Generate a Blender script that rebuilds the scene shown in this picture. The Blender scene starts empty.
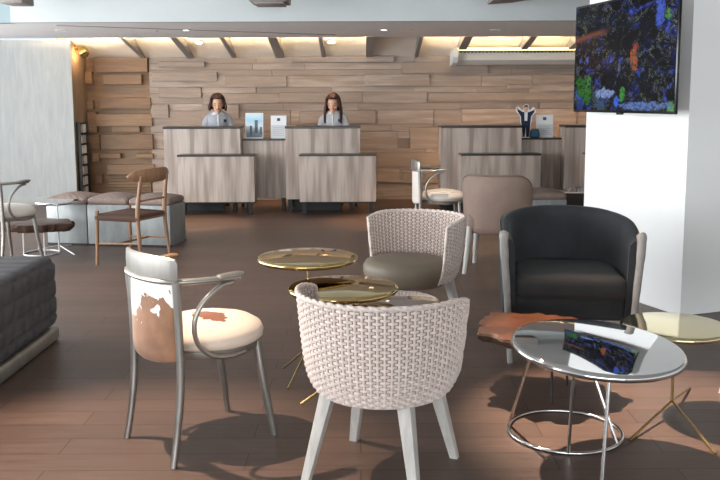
import bpy, bmesh, math, random
from mathutils import Vector, Matrix, Euler
random.seed(7)
PI = math.pi
SC = bpy.context.scene
COL = SC.collection

# ------------------------------------------------------------------ helpers
def lin(h):
    h = h.lstrip('#')
    out = []
    for i in (0, 2, 4):
        c = int(h[i:i + 2], 16) / 255
        out.append(c / 12.92 if c <= .04045 else ((c + .055) / 1.055) ** 2.4)
    return (out[0], out[1], out[2], 1)

class NT:
    def __init__(self, name):
        self.m = bpy.data.materials.new(name)
        self.m.use_nodes = True
        self.t = self.m.node_tree
        self.b = self.t.nodes['Principled BSDF']
    def n(self, kind, **kw):
        nd = self.t.nodes.new(kind)
        for k, v in kw.items():
            if k in nd.inputs.keys():
                nd.inputs[k].default_value = v
            else:
                setattr(nd, k, v)
        return nd
    def l(self, a, b):
        self.t.links.new(a, b)
    def math(self, op, a, b=None, c=None):
        nd = self.t.nodes.new('ShaderNodeMath'); nd.operation = op
        for i, v in enumerate((a, b, c)):
            if v is None: continue
            if isinstance(v, (int, float)): nd.inputs[i].default_value = v
            else: self.l(v, nd.inputs[i])
        return nd.outputs[0]
    def mix(self, fac, a, b):
        nd = self.t.nodes.new('ShaderNodeMix'); nd.data_type = 'RGBA'
        for i, v in ((0, fac), (6, a), (7, b)):
            if isinstance(v, (int, float, tuple)): nd.inputs[i].default_value = v
            else: self.l(v, nd.inputs[i])
        return nd.outputs[2]
    def ramp(self, fac, stops):
        nd = self.t.nodes.new('ShaderNodeValToRGB')
        e = nd.color_ramp.elements
        while len(e) < len(stops): e.new(.5)
        for i, (p, c) in enumerate(stops):
            e[i].position = p; e[i].color = c
        self.l(fac, nd.inputs[0])
        return nd.outputs[0]
    def coords(self, scale=(1, 1, 1), rot=(0, 0, 0), kind='Object'):
        tc = self.n('ShaderNodeTexCoord')
        mp = self.n('ShaderNodeMapping')
        mp.inputs['Scale'].default_value = scale
        mp.inputs['Rotation'].default_value = rot
        self.l(tc.outputs[kind], mp.inputs[0])
        return mp.outputs[0]
    def noise(self, vec, scale=5, detail=3, rough=.5, dist=0):
        nd = self.n('ShaderNodeTexNoise')
        nd.inputs['Scale'].default_value = scale
        nd.inputs['Detail'].default_value = detail
        nd.inputs['Roughness'].default_value = rough
        nd.inputs['Distortion'].default_value = dist
        self.l(vec, nd.inputs['Vector'])
        return nd.outputs[0]
    def bump(self, h, strength=.2, dist=.01):
        nd = self.n('ShaderNodeBump')
        nd.inputs['Strength'].default_value = strength
        nd.inputs['Distance'].default_value = dist
        self.l(h, nd.inputs['Height'])
        self.l(nd.outputs[0], self.b.inputs['Normal'])

def simple(name, col, rough=.5, metal=0, var=.0, vs=8, bump=0, bs=200, vscale=(1, 1, 1), spec=None, sheen=0):
    k = NT(name)
    c = lin(col)
    k.b.inputs['Roughness'].default_value = rough
    k.b.inputs['Metallic'].default_value = metal
    if spec is not None: k.b.inputs['Specular IOR Level'].default_value = spec
    if sheen: k.b.inputs['Sheen Weight'].default_value = sheen
    if var:
        v = k.coords(vscale)
        f = k.noise(v, vs, 4, .6)
        lo = tuple(x * (1 - var) for x in c[:3]) + (1,)
        hi = tuple(min(1, x * (1 + var)) for x in c[:3]) + (1,)
        k.l(k.ramp(f, [(.3, lo), (.7, hi)]), k.b.inputs['Base Color'])
    else:
        k.b.inputs['Base Color'].default_value = c
    if bump:
        k.bump(k.noise(k.coords(), bs, 2), bump, .004)
    return k.m

def grain(name, c1, c2, stretch=(1, 1, 12), rough=.5, scale=3, wide=None, bump=.05, c3=None):
    """wood with its grain along the axis given the smallest stretch"""
    k = NT(name)
    v = k.coords(stretch)
    f = k.noise(v, scale, 5, .62, .4)
    col = k.ramp(f, [(.28, lin(c1)), (.72, lin(c2))])
    if wide:
        f2 = k.noise(v, wide, 2, .5, .2)
        col = k.mix(k.ramp(f2, [(.42, (0, 0, 0, 1)), (.62, (1, 1, 1, 1))]), col, lin(c3 or c1))
    k.l(col, k.b.inputs['Base Color'])
    k.b.inputs['Roughness'].default_value = rough
    if bump: k.bump(f, bump, .004)
    return k.m

def emit(name, col, strength):
    k = NT(name)
    k.b.inputs['Base Color'].default_value = lin(col)
    k.b.inputs['Emission Color'].default_value = lin(col)
    k.b.inputs['Emission Strength'].default_value = strength
    return k.m

class MB:
    def __init__(self):
        self.bm = bmesh.new()
    def take(self, other, mat=None, mi=0):
        me = bpy.data.meshes.new('tmp')
        other.to_mesh(me); other.free()
        if mat is not None: me.transform(mat)
        for p in me.polygons: p.material_index = mi
        self.bm.from_mesh(me)
        bpy.data.meshes.remove(me)
        return self
    def box(self, lo, hi, bevel=0, seg=2, mi=0, mat=None):
        b = bmesh.new()
        bmesh.ops.create_cube(b, size=1)
        s = [hi[i] - lo[i] for i in range(3)]; c = [(hi[i] + lo[i]) / 2 for i in range(3)]
        bmesh.ops.transform(b, matrix=Matrix.Translation(c) @ Matrix.Diagonal((s[0], s[1], s[2], 1)), verts=b.verts)
        if bevel:
            bmesh.ops.bevel(b, geom=b.edges[:], offset=bevel, segments=seg, profile=.5, affect='EDGES')
        return self.take(b, mat, mi)
    def rings(self, rings, cap=True, closed=True, loop=False, mi=0, mat=None):
        b = bmesh.new()
        vs = [[b.verts.new(p) for p in r] for r in rings]
        n = len(vs[0])
        pairs = list(zip(vs[:-1], vs[1:]))
        if loop: pairs.append((vs[-1], vs[0]))
        for a, c in pairs:
            for i in range(n if closed else n - 1):
                j = (i + 1) % n
                try: b.faces.new((a[i], a[j], c[j], c[i]))
                except ValueError: pass
        if cap and not loop:
            b.faces.new(vs[0][::-1]); b.faces.new(vs[-1])
        bmesh.ops.remove_doubles(b, verts=b.verts[:], dist=1e-6)
        bmesh.ops.recalc_face_normals(b, faces=b.faces[:])
        return self.take(b, mat, mi)
    def tube(self, pts, r, n=10, mi=0, loop=False, mat=None, flat=1.0, up=None):
        pts = [Vector(p) for p in pts]
        m = len(pts)
        rr = r if isinstance(r, (list, tuple)) else [r] * m
        rings = []
        prev = None
        for i, p in enumerate(pts):
            if loop: t = pts[(i + 1) % m] - pts[i - 1]
            else: t = pts[min(i + 1, m - 1)] - pts[max(i - 1, 0)]
            t.normalize()
            if up is not None:
                a = Vector(up) - t * t.dot(Vector(up))
            elif prev is None:
                ref = Vector((0, 0, 1)) if abs(t.z) < .9 else Vector((1, 0, 0))
                a = ref - t * t.dot(ref)
            else:
                a = prev - t * t.dot(prev)
            a.normalize(); prev = a
            bb = t.cross(a)
            rings.append([p + (a * math.cos(2 * PI * k / n) * flat + bb * math.sin(2 * PI * k / n)) * rr[i] for k in range(n)])
        return self.rings(rings, cap=True, loop=loop, mi=mi, mat=mat)
    def lathe(self, prof, n=48, mi=0, mat=None, ox=0, oy=0):
        rings = [[Vector((ox + max(r, 1e-5) * math.cos(2 * PI * k / n), oy + max(r, 1e-5) * math.sin(2 * PI * k / n), z)) for k in range(n)] for r, z in prof]
        return self.rings(rings, cap=True, mi=mi, mat=mat)
    def prism(self, poly, depth, mat=None, mi=0):
        """poly in XZ, extruded along +Y by depth"""
        return self.rings([[Vector((x, 0, z)) for x, z in poly], [Vector((x, depth, z)) for x, z in poly]], mi=mi, mat=mat)
    def ball(self, c, r, mi=0, seg=16):
        b = bmesh.new()
        bmesh.ops.create_uvsphere(b, u_segments=seg, v_segments=max(8, seg // 2 + 2), radius=1)
        rr = r if isinstance(r, (tuple, list)) else (r, r, r)
        return self.take(b, Matrix.Translation(c) @ Matrix.Diagonal((rr[0], rr[1], rr[2], 1)), mi)
    def soft(self, size, r, step, disp=None, mat=None, mi=0):
        """dense rounded box centred on the origin; disp(p, n) gives an offset along the normal"""
        b = bmesh.new()
        sx, sy, sz = [s / 2 for s in size]
        def face(o, u, v, lu, lv):
            nu = max(2, int(lu / step)); nv = max(2, int(lv / step))
            g = [[b.verts.new(o + u * (lu * i / nu) + v * (lv * j / nv)) for j in range(nv + 1)] for i in range(nu + 1)]
            for i in range(nu):
                for j in range(nv):
                    b.faces.new((g[i][j], g[i + 1][j], g[i + 1][j + 1], g[i][j + 1]))
        X, Y, Z = Vector((1, 0, 0)), Vector((0, 1, 0)), Vector((0, 0, 1))
        face(Vector((-sx, -sy, sz)), X, Y, 2 * sx, 2 * sy); face(Vector((-sx, -sy, -sz)), X, Y, 2 * sx, 2 * sy)
        face(Vector((-sx, -sy, -sz)), X, Z, 2 * sx, 2 * sz); face(Vector((-sx, sy, -sz)), X, Z, 2 * sx, 2 * sz)
        face(Vector((-sx, -sy, -sz)), Y, Z, 2 * sy, 2 * sz); face(Vector((sx, -sy, -sz)), Y, Z, 2 * sy, 2 * sz)
        bmesh.ops.remove_doubles(b, verts=b.verts[:], dist=step * .1)
        for v in b.verts:
            p = v.co.copy()
            q = Vector((max(-sx + r, min(sx - r, p.x)), max(-sy + r, min(sy - r, p.y)), max(-sz + r, min(sz - r, p.z))))
            d = p - q
            if d.length > 1e-9:
                d.normalize(); v.co = q + d * r
            if disp: v.co += d * disp(v.co, d)
        bmesh.ops.recalc_face_normals(b, faces=b.faces[:])
        return self.take(b, mat, mi)
    def build(self, name, mats, parent=None, smooth=35):
        me = bpy.data.meshes.new(name)
        self.bm.to_mesh(me); self.bm.free()
        for m in (mats if isinstance(mats, (list, tuple)) else [mats]): me.materials.append(m)
        if smooth:
            for p in me.polygons: p.use_smooth = True
            me.set_sharp_from_angle(angle=math.radians(smooth))
        o = bpy.data.objects.new(name, me)
        COL.objects.link(o)
        if parent is not None: o.parent = parent
        return o

def tag(o, label, cat, group=None, kind=None):
    o['label'] = label; o['category'] = cat
    if group: o['group'] = group
    if kind: o['kind'] = kind
    return o
def thing(name, label, cat, loc=(0, 0, 0), rz=0, group=None):
    o = bpy.data.objects.new(name, None)
    o.empty_display_size = .1
    COL.objects.link(o)
    o.location = loc; o.rotation_euler = (0, 0, rz)
    return tag(o, label, cat, group)
def struct(name, mb, mats, smooth=35):
    o = mb.build(name, mats, None, smooth); o['kind'] = 'structure'
    return o
def copy_tree(o, parent=None):
    c = o.copy(); COL.objects.link(c)
    if parent is not None: c.parent = parent
    for ch in list(o.children): copy_tree(ch, c)
    return c
def dup(o, label, loc, rz, group=None):
    c = copy_tree(o); c.location = loc; c.rotation_euler = (0, 0, rz); c['label'] = label
    if group: c['group'] = group
    return c
def arc(cx, cy, r, a0, a1, n, z=0):
    return [Vector((cx + r * math.cos(a0 + (a1 - a0) * i / n), cy + r * math.sin(a0 + (a1 - a0) * i / n), z)) for i in range(n + 1)]
def smooth_path(pts, n=8):
    """Catmull-Rom through pts"""
    P = [Vector(p) for p in pts]
    P = [2 * P[0] - P[1]] + P + [2 * P[-1] - P[-2]]
    out = []
    for i in range(1, len(P) - 2):
        p0, p1, p2, p3 = P[i - 1:i + 3]
        for k in range(n):
            t = k / n
            out.append(.5 * ((2 * p1) + (p2 - p0) * t + (2 * p0 - 5 * p1 + 4 * p2 - p3) * t * t + (3 * p1 - p0 - 3 * p2 + p3) * t ** 3))
    out.append(P[-2])
    return out

# ------------------------------------------------------------------ materials
M = {}
def floor_mat():
    k = NT('floor_planks')
    v = k.coords((1, 1, 1))
    br = k.n('ShaderNodeTexBrick')
    br.offset = .37; br.squash = 1
    for nm, val in (('Scale', 1), ('Mortar Size', .0022), ('Mortar Smooth', .3), ('Bias', 0), ('Brick Width', 1.25), ('Row Height', .16)):
        br.inputs[nm].default_value = val
    br.inputs['Color1'].default_value = (0, 0, 0, 1); br.inputs['Color2'].default_value = (1, 1, 1, 1)
    br.inputs['Mortar'].default_value = (.5, .5, .5, 1)
    k.l(v, br.inputs['Vector'])
    g = k.noise(k.coords((1.2, 22, 1)), 3.2, 5, .6, .5)
    base = k.ramp(g, [(.25, lin('#503f38')), (.55, lin('#614e45')), (.8, lin('#715d53'))])
    tint = k.mix(br.outputs[0], (.86, .86, .86, 1), (1.1, 1.08, 1.06, 1))
    mul = k.n('ShaderNodeMix'); mul.data_type = 'RGBA'; mul.blend_type = 'MULTIPLY'; mul.inputs[0].default_value = 1
    k.l(base, mul.inputs[6]); k.l(tint, mul.inputs[7])
    col = k.mix(br.outputs['Fac'], mul.outputs[2], lin('#2c211d'))
    k.l(col, k.b.inputs['Base Color'])
    k.b.inputs['Specular IOR Level'].default_value = .4
    k.l(k.ramp(g, [(.2, (.36, .36, .36, 1)), (.8, (.5, .5, .5, 1))]), k.b.inputs['Roughness'])
    k.bump(g, .06, .003)
    return k.m
M['floor'] = floor_mat()
M['white'] = simple('white_paint', '#f4f4f2', .6, var=.015, vs=3)
M['ceil'] = simple('ceiling_paint', '#d9dcdc', .8, var=.02, vs=2)
M['bulk'] = simple('grey_ceiling_paint', '#f1efee', .75, var=.03, vs=2)
M['fascia'] = simple('fascia_paint', '#c4c9c9', .7, var=.03, vs=2)
M['taupe'] = simple('taupe_paint', '#8f8882', .7)
M['slope'] = simple('coffer_paint', '#e6ddd1', .7, var=.04, vs=4)
M['leftwall'] = grain('grey_washed_wall', '#a0a19f', '#b0b1ae', (9, 9, 1.2), .75, 2.2, bump=.03)
WD = [('#8c7e74', '#ab9c90'), ('#988a80', '#b5a598'), ('#827569', '#a09186')]
for i, (a, b) in enumerate(WD):
    M['wall%d' % i] = grain('timber_cladding_tone_' + 'abc'[i], a, b, (1.0, 10, 12), .6, 2.4, wide=1.3, c3='#8f7f72', bump=.05)
WN = [('#6f543c', '#8c6e4e'), ('#785d44', '#967655'), ('#634a34', '#806345')]
for i, (a, b) in enumerate(WN):
    M['niche%d' % i] = grain('brown_timber_tone_' + 'abc'[i], a, b, (1.0, 10, 12), .55, 2.4, bump=.05)
M['nicheside'] = grain('niche_side_wood', '#7a6a5c', '#94826f', (10, 3, 1), .6, 2.4)
M['desk'] = grain('desk_laminate', '#af9f94', '#c8b9ad', (7, 7, .55), .5, 2.2, wide=1.7, c3='#95857a', bump=.02)
M['black'] = simple('black_counter', '#1d1b1b', .3)
M['blackmetal'] = simple('black_metal', '#161515', .5)
M['steel'] = simple('brushed_pewter', '#a09c96', .36, .85, var=.14, vs=14, vscale=(1, 1, .3))
M['chrome'] = simple('polished_chrome', '#dcdcdc', .035, 1)
M['chromewire'] = simple('chrome_wire', '#d0cfcd', .16, 1)
M['whitewire'] = simple('bright_metal_wire', '#e4e3e0', .35, .4)
M['gold'] = simple('polished_gold', '#c9b078', .05, 1)
M['palegold'] = simple('pale_gold', '#ddd0a6', .07, 1)
M['goldwire'] = simple('brass_wire', '#bfa878', .25, 1)
M['whitewood'] = grain('whitewashed_wood', '#aaa59f', '#c9c4be', (6, 6, 1), .5, 6, bump=.04)
M['greywood'] = grain('greywashed_wood', '#6f6c6a', '#98948f', (6, 6, 1), .5, 6, bump=.05)
M['oak'] = grain('warm_oak', '#7e5e45', '#a07b5c', (5, 5, 1), .42, 5, bump=.03)
M['armwood'] = grain('brown_arm_wood', '#6f5238', '#8f6d4b', (1, 6, 6), .4, 5)
M['wick'] = simple('wicker_strand', '#d4c4bb', .6, var=.2, vs=60)
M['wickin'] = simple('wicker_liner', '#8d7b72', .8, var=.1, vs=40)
M['taupeseat'] = simple('taupe_leather', '#76695a', .55, var=.05, vs=5, bump=.1, bs=140)
M['velvet'] = simple('charcoal_velvet', '#25272a', .85, var=.3, vs=6, bump=.08, bs=300, sheen=.08)
M['velvetseat'] = simple('charcoal_velvet_seat', '#1d1a1a', .8, var=.35, vs=7, bump=.08, bs=300, sheen=.08)
M['beigefab'] = simple('mushroom_leather', '#897367', .7, var=.08, vs=9, bump=.06, bs=160)
M['piping'] = simple('brown_piping', '#6a5a4e', .6)
M['quilt'] = simple('charcoal_quilt', '#565355', .7, var=.14, vs=12, bump=.08, bs=250)
M['silverbase'] = simple('silver_plinth', '#a7a49c', .38, .7, var=.16, vs=9)
M['zinc'] = simple('aged_zinc', '#9b9e9d', .5, .25, var=.16, vs=5, vscale=(3, 3, .8))
M['cush'] = simple('brown_diamond_cushion', '#8d7a71', .75, var=.12, vs=18)
M['rush'] = simple('woven_dark_cord', '#4d3427', .7, var=.25, vs=60)
M['slab'] = grain('dark_slab_wood', '#3f2416', '#6b3e24', (2, 2, 6), .35, 6, wide=3, c3='#3f2518')
M['bark'] = simple('bark', '#4a3426', .8, var=.35, vs=20)
M['skin'] = simple('skin', '#d8a98d', .55, var=.03)
M['hairred'] = simple('auburn_hair', '#3d1c17', .65, var=.25, vs=40, vscale=(6, 6, .6))
M['hairbr'] = simple('brown_hair', '#42211a', .65, var=.3, vs=40, vscale=(6, 6, .6))
M['polo'] = simple('grey_polo', '#a3a9b2', .85, var=.08, vs=10)
M['polow'] = simple('pale_polo', '#bfc0c4', .85, var=.06, vs=10)
M['navy'] = simple('navy_cloth', '#1f2942', .8)
M['lip'] = simple('lips', '#b8786c', .5)
M['eyedark'] = simple('dark_eye', '#2a1d18', .3)
M['paper'] = simple('white_card', '#e9ebec', .5)
M['papergrey'] = simple('grey_print', '#b4b8ba', .6)
M['logo'] = simple('navy_logo', '#34476b', .6)
M['acrylic'] = simple('clear_edge', '#c9d3d6', .15)
M['teal'] = simple('teal_blue_bag', '#2e536b', .6)
M['plastic'] = simple('white_plastic', '#cfd0ce', .45)
M['bezel'] = simple('gloss_black_bezel', '#0a0a0b', .22)
M['led'] = emit('warm_led', '#ffe6bd', 1500)
M['tubeled'] = emit('warm_tube', '#ffe6a8', 2.2)
M['lens'] = emit('downlight_lens', '#fff0d8', 9)
M['offlens'] = simple('frosted_lens', '#c9c4bf', .4)
M['oval'] = simple('white_ring', '#d8d8d6', .5)

def hide(name, cut, gz, brown, white, scale=7, off=0.0, spots=()):
    """cowhide: white coat with brown patches, more brown towards the bottom when gz > 0"""
    k = NT(name)
    tc = k.n('ShaderNodeTexCoord')
    mp = k.n('ShaderNodeMapping'); mp.inputs['Location'].default_value = (off, off * .7, 0)
    k.l(tc.outputs['Object'], mp.inputs[0])
    f = k.noise(mp.outputs[0], scale, 3, .6, .25)
    sx = k.n('ShaderNodeSeparateXYZ'); k.l(tc.outputs['Object'], sx.inputs[0])
    s = k.math('ADD', f, k.math('MULTIPLY', sx.outputs[2], -gz))
    for cx, cy, rx, ry in spots:
        dx = k.math('DIVIDE', k.math('SUBTRACT', sx.outputs[0], cx), rx); dy = k.math('DIVIDE', k.math('SUBTRACT', sx.outputs[1], cy), ry)
        d = k.math('ADD', k.math('MULTIPLY', dx, dx), k.math('MULTIPLY', dy, dy))
        d = k.math('ADD', d, k.math('MULTIPLY', k.math('SUBTRACT', k.noise(mp.outputs[0], 22, 3, .6), .5), 2.4))
        s = k.math('MAXIMUM', s, k.math('SUBTRACT', 1.6, d))
    mr = k.n('ShaderNodeMapRange'); mr.inputs[1].default_value = cut; mr.inputs[2].default_value = cut + .03
    k.l(s, mr.inputs[0]); msk = mr.outputs[0]
    shade = k.noise(mp.outputs[0], 14, 3)
    br = k.ramp(shade, [(.3, lin(brown)), (.7, tuple(min(1, c * 1.5) for c in lin(brown)[:3]) + (1,))])
    k.l(k.mix(msk, lin(white), br), k.b.inputs['Base Color'])
    k.b.inputs['Roughness'].default_value = .75
    k.b.inputs['Sheen Weight'].default_value = .15
    k.bump(k.noise(k.coords(), 260, 2), .08, .003)
    return k.m
M['hideback'] = hide('brown_and_white_hide', -.98, 2.35, '#7d583f', '#ece7e2', 11, 3.1)
M['hideseat'] = hide('white_hide_with_brown_patches', .8, 0, '#6e3c1c', '#dccbba', 7.5, 1.3, ((.045, -.02, .06, .12), (.2, .12, .05, .06), (-.14, .06, .035, .06)))
M['hidepale'] = hide('cream_hide', .8, 0, '#9a6a3c', '#e2d8cd', 6, 5.2)

# ------------------------------------------------------------------ room shell
CZ, SZ = 2.75, 2.254       # lounge ceiling, dropped ceiling by the desks
WY = 12.4
b = MB(); b.box((-6.4, -9.2, -.06), (6.2, 12.9, 0)); struct('floor', b, M['floor'])
b = MB()
b.box((-6.4, -9.2, CZ), (6.2, 8.95, CZ + .1))
struct('ceiling', b, M['ceil'])
b = MB(); b.box((-3.6, 8.95, SZ), (6.2, 9.05, CZ + .1)); b.box((-6.4, 9.0, SZ), (-3.6, 9.1, CZ + .1), mi=1)
struct('trim_1', b, [M['fascia'], simple('grey_fascia', '#8f9fa2', .7)])  # left stretch is set back and a darker grey-blue
b = MB(); b.box((-6.4, 9.05, SZ), (6.2, 11.2, SZ + .05)); struct('trim_2', b, M['bulk'])
b = MB(); b.rings([[Vector((-3.25, 9.28, SZ - .004)), Vector((-3.25, 9.33, SZ - .004)), Vector((-3.25, 9.33, SZ + .01)), Vector((-3.25, 9.28, SZ + .01))], [Vector((-.3, 10.75, SZ - .004)), Vector((-.3, 10.83, SZ - .004)), Vector((-.3, 10.83, SZ + .01)), Vector((-.3, 10.75, SZ + .01))]]); struct('trim_25', b, M['taupe'])  # darker strip painting the shade of a narrow gap in the ceiling
# dark beams on the lounge ceiling
b = MB(); b.box((-1.02, 8.0, 2.355), (-.66, 8.4, CZ), .01); b.box((-.98, 8.04, 2.335), (-.70, 8.36, 2.36), .005); struct('trim_3', b, M['taupe'])
b = MB(); b.box((-3.4, 8.2, 2.366), (-3.18, 8.5, CZ), .01); struct('trim_4', b, M['taupe'])
b = MB(); b.prism([(1.27, 2.38), (1.5, 2.395), (1.72, 2.43), (1.72, CZ), (1.27, CZ)], .35, Matrix.Translation((0, 8.25, 0))); struct('trim_5', b, M['taupe'])

# sloped coffer above the desks, its beams and its cove lamps
b = MB()
b.rings([[Vector((-4.0, 11.2, 2.5)), Vector((-4.0, 12.5, 2.025)), Vector((-4.0, 12.5, 2.2)), Vector((-4.0, 11.2, 2.6))],
         [Vector((6.2, 11.2, 2.5)), Vector((6.2, 12.5, 2.025)), Vector((6.2, 12.5, 2.2)), Vector((6.2, 11.2, 2.6))]])
b.box((-4.0, 11.14, SZ + .05), (6.2, 11.2, 2.6))
struct('trim_6', b, M['slope'])
def pxX(x, d): return (x - 360) / 850 * d
edges = [80, 127, 178, 225, 274.5, 321.5, 370.5, 421, 467, 531, 580, 630, 680]
wid =   [.05, .05, .09, .06, .12, .05, .10, .05, .11, .09, .08, .08, .08]
for i, (e, w) in enumerate(zip(edges, wid)):
    xc = pxX(e, 11.3)
    if i == 0: continue
    b = MB()
    b.rings([[Vector((xc + s * w / 2, 11.2, 2.5)), Vector((xc + s * w / 2, 12.36, 2.08)), Vector((xc + s * w / 2, 12.36, 2.045)), Vector((xc + s * w / 2, 11.2, 2.262))] for s in (-1, 1)])
    struct('trim_%d' % (7 + i), b, M['taupe'])
for i in range(len(edges) - 1):
    if i == 6: continue
    x0 = pxX(edges[i], 11.3) + wid[i] / 2 + .03; x1 = pxX(edges[i + 1], 11.3) - wid[i + 1] / 2 - .03
    if i == 0: x0 = -3.83
    t = thing('cove_light', '', 'light', ((x0 + x1) / 2, 11.235, 2.262), 0, 'hidden cove lights along the coffer')
    t['label'] = 'warm cove lamp atop the coffer, ' + ['by the left corner', 'second from the left corner', 'above the left receptionist', 'right of the left receptionist', 'between the two receptionists', 'above the right receptionist', '', 'left end of the white air unit', 'above the middle of the white air unit', 'behind the wall television', 'hidden behind the white pillar', 'furthest right behind the pillar'][i]
    h = (x1 - x0) / 2
    b = MB(); b.box((-h, -.035, 0), (h, .042, .010), .002); b.box((-h, .036, .008), (h, .042, .018), .001); b.build('tray', M['plastic'], t)  # unseen lip added to keep the lamp's light off the wall
    b = MB(); b.tube([(-h + .01, 0, .022), (h - .01, 0, .022)], .006, 8); b.build('tube_lamp', M['led'], t)

# back wall with timber cladding
def wz(y, d=WY - .03):   # height on the wall of a sight line, in metres
    return 1.45 + (99.6 - y) / 850 * d * .9995
def boards(mb, rects, d0, thick):
    for (x0, x1, y0, y1) in rects:
        mb.box((pxX(x0, d0), WY - thick, wz(y1)), (pxX(x1, d0), WY + .02, wz(y0)), .004, 1, mi=random.randrange(3))
b = MB()
b.box((-2.98, WY, 0), (6.2, WY + .15, 2.4))
rows = [50, 57, 63.5, 70, 76, 87, 93, 103, 110, 124, 131, 148, 158, 170, 182, 192, 201]
for y0, y1 in zip(rows[:-1], rows[1:]):
    x = 152 + 0.0
    while x < 780:
        L = random.uniform(45, 150)
        x1 = min(x + L, 780)
        b.box((pxX(x, 12.37), WY - random.choice((.010, .022, .036)), wz(y1) + .002), (pxX(x1, 12.37) - .003, WY + .02, wz(y0)), .003, 1, mi=random.randrange(3))
        x = x1
prot = [(293, 394, 57, 63), (161, 207, 62, 67), (155, 219, 72, 81), (227, 288, 76, 87), (365, 429, 75, 86), (161, 203, 87, 97),
        (205, 280, 93, 103), (280, 363, 92, 102), (363, 427, 92, 103), (402, 487, 63, 74), (428, 572, 93, 101), (507, 531, 85, 89),
        (462, 575, 109, 124), (345, 376, 110, 123), (203, 240, 104, 118), (300, 345, 111, 123), (345, 392, 125, 130), (345, 398, 131, 148), (410, 441, 127, 148),
        (398, 410, 131, 138), (153, 170, 104, 117), (345, 440, 152, 166), (377, 400, 168, 182), (404, 455, 172, 183), (588, 640, 75, 86), (600, 700, 93, 102), (531, 572, 76, 84)]
boards(b, prot, 12.33, .068)
struct('wall_back', b, [M['wall0'], M['wall1'], M['wall2']])
b = MB()
b.box((-4.1, WY + .03, 0), (-2.98, WY + .15, 2.4))
nb = [(99, 151, 58, 72), (107, 145, 74, 84), (102, 153, 97, 108), (98, 154, 113, 125), (113, 141, 125, 131), (102, 154, 133, 148), (100, 121, 152, 157), (137, 154, 152, 157), (107, 155, 163, 173),
      (88, 96, 71, 83), (88, 96, 99, 108), (90, 99, 111, 131), (90, 101, 133, 148), (93, 100, 152, 160), (94, 102, 173, 182)]
for j, (x0, x1, y0, y1) in enumerate(nb):
    b.box((max(-3.94, pxX(x0, 12.37)), WY - (.075 if j % 2 else .055), wz(y1)), (min(-2.985, pxX(x1, 12.37)), WY + .05, wz(y0)), .004, 1, mi=random.randrange(3))
y = 175.0
while y < 200:
    b.box((pxX(107, 12.37), WY, wz(y + 2.2)), (pxX(150, 12.37), WY + .05, wz(y)), .003, 1, mi=random.randrange(3)); y += 2.9
struct('wall_niche', b, [M['niche0'], M['niche1'], M['niche2']])
b = MB(); b.box((-4.15, 11.82, 0), (-3.95, 12.55, 2.4)); struct('wall_niche_side', b, M['nicheside'])
b = MB(); b.box((-6.4, 11.8, 0), (-3.951, 11.82, SZ + .02)); struct('wall_left', b, M['leftwall'])
b = MB(); b.box((-6.4, 11.77, 0), (-3.95, 11.8, .12), .004); struct('baseboard_left', b, simple('grey_skirting', '#a9a7a2', .6))
b = MB(); b.box((6.2, -9.2, 0), (6.3, 12.9, CZ + .1)); struct('wall_right', b, M['white'])
# side window wall, left of the lounge (outside the picture): sill, posts and head
b = MB()
b.box((-6.5, -9.2, 0), (-6.4, 11.8, .25)); b.box((-6.5, -9.2, 2.6), (-6.4, 11.8, CZ + .1))
for y in (-9.2, -7.0, -4.5, -2.0, .5, 3.0, 5.5, 8.0, 10.5, 11.7): b.box((-6.5, y, .25), (-6.4, y + .08, 2.6))
struct('window_1', b, M['plastic'])

# white pillar
A = Vector((2.148, 5.574, 0)); u = Vector((-.354, .935, 0)).normalized(); w = Vector((u.y, -u.x, 0))
b = MB()
pr = [A, A + u * 1.11, A + u * 1.11 + w * 1.5, A + w * 1.5]
b.rings([[Vector((p.x, p.y, z)) for p in pr] for z in (0, CZ)])
struct('wall_pillar', b, M['white'])

# ------------------------------------------------------------------ ceiling fittings
def downlight(label, x, y, z, lit, r=.05, group='recessed downlights'):
    t = thing('recessed_downlight', label, 'light', (x, y, z), 0, group)
    b = MB(); b.lathe([(r * .72, .0), (r * .74, -.006), (r, -.006), (r * 1.05, -.001), (r * 1.05, .003), (r * .7, .003)], 24); b.build('trim_ring', M['oval'], t)
    b = MB(); b.lathe([(.0, -.003), (r * .72, -.003), (r * .72, .002), (0, .002)], 24); b.build('lens', M['lens'] if lit else M['offlens'], t)
    if lit:
        L = bpy.data.lights.new('spot_lamp', 'SPOT'); L.energy = lit; L.color = (1, .64, .36); L.spot_size = math.radians(44); L.spot_blend = .8; L.shadow_soft_size = .04
        o = bpy.data.objects.new('spot_lamp', L); COL.objects.link(o); o.parent = t; o.location = (0, 0, -.02)
    return t
downlight('small lit downlight in grey ceiling above the left reception desk', -2.0, 9.98, SZ, 190)
downlight('small lit downlight in grey ceiling above the right receptionist', .285, 10.05, SZ, 190)
downlight('unlit round downlight in the grey ceiling by the left wall', -3.42, 9.95, SZ, 0, .07)
downlight('unlit round downlight in the grey ceiling left of the wall television', 1.6, 10.15, SZ, 0, .07)
def slope_z(y): return 2.5 - .475 / 1.3 * (y - 11.2)
for lab, xx in (('small bright lamp on the sloped coffer above the left receptionist', 202), ('small bright lamp on the sloped coffer above the right receptionist', 332)):
    downlight(lab, pxX(xx, 11.9), 11.9, slope_z(11.9) - .003, 6, .06, 'lamps on the sloped coffer').rotation_euler = (-.35, 0, 0)
for lab, xx in (('tiny sprinkler head on grey ceiling, left one', -2.33), ('tiny sprinkler head on grey ceiling, right one', .59)):
    b = MB(); b.lathe([(.0, -.03), (.016, -.03), (.016, -.026), (.006, -.022), (.006, -.006), (.022, -.004), (.022, .001), (0, .001)], 14)
    o = b.build('ceiling_sprinkler', M['chromewire']); o.location = (xx, 9.95, SZ + .012); tag(o, lab, 'sprinkler', 'sprinkler heads')
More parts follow.
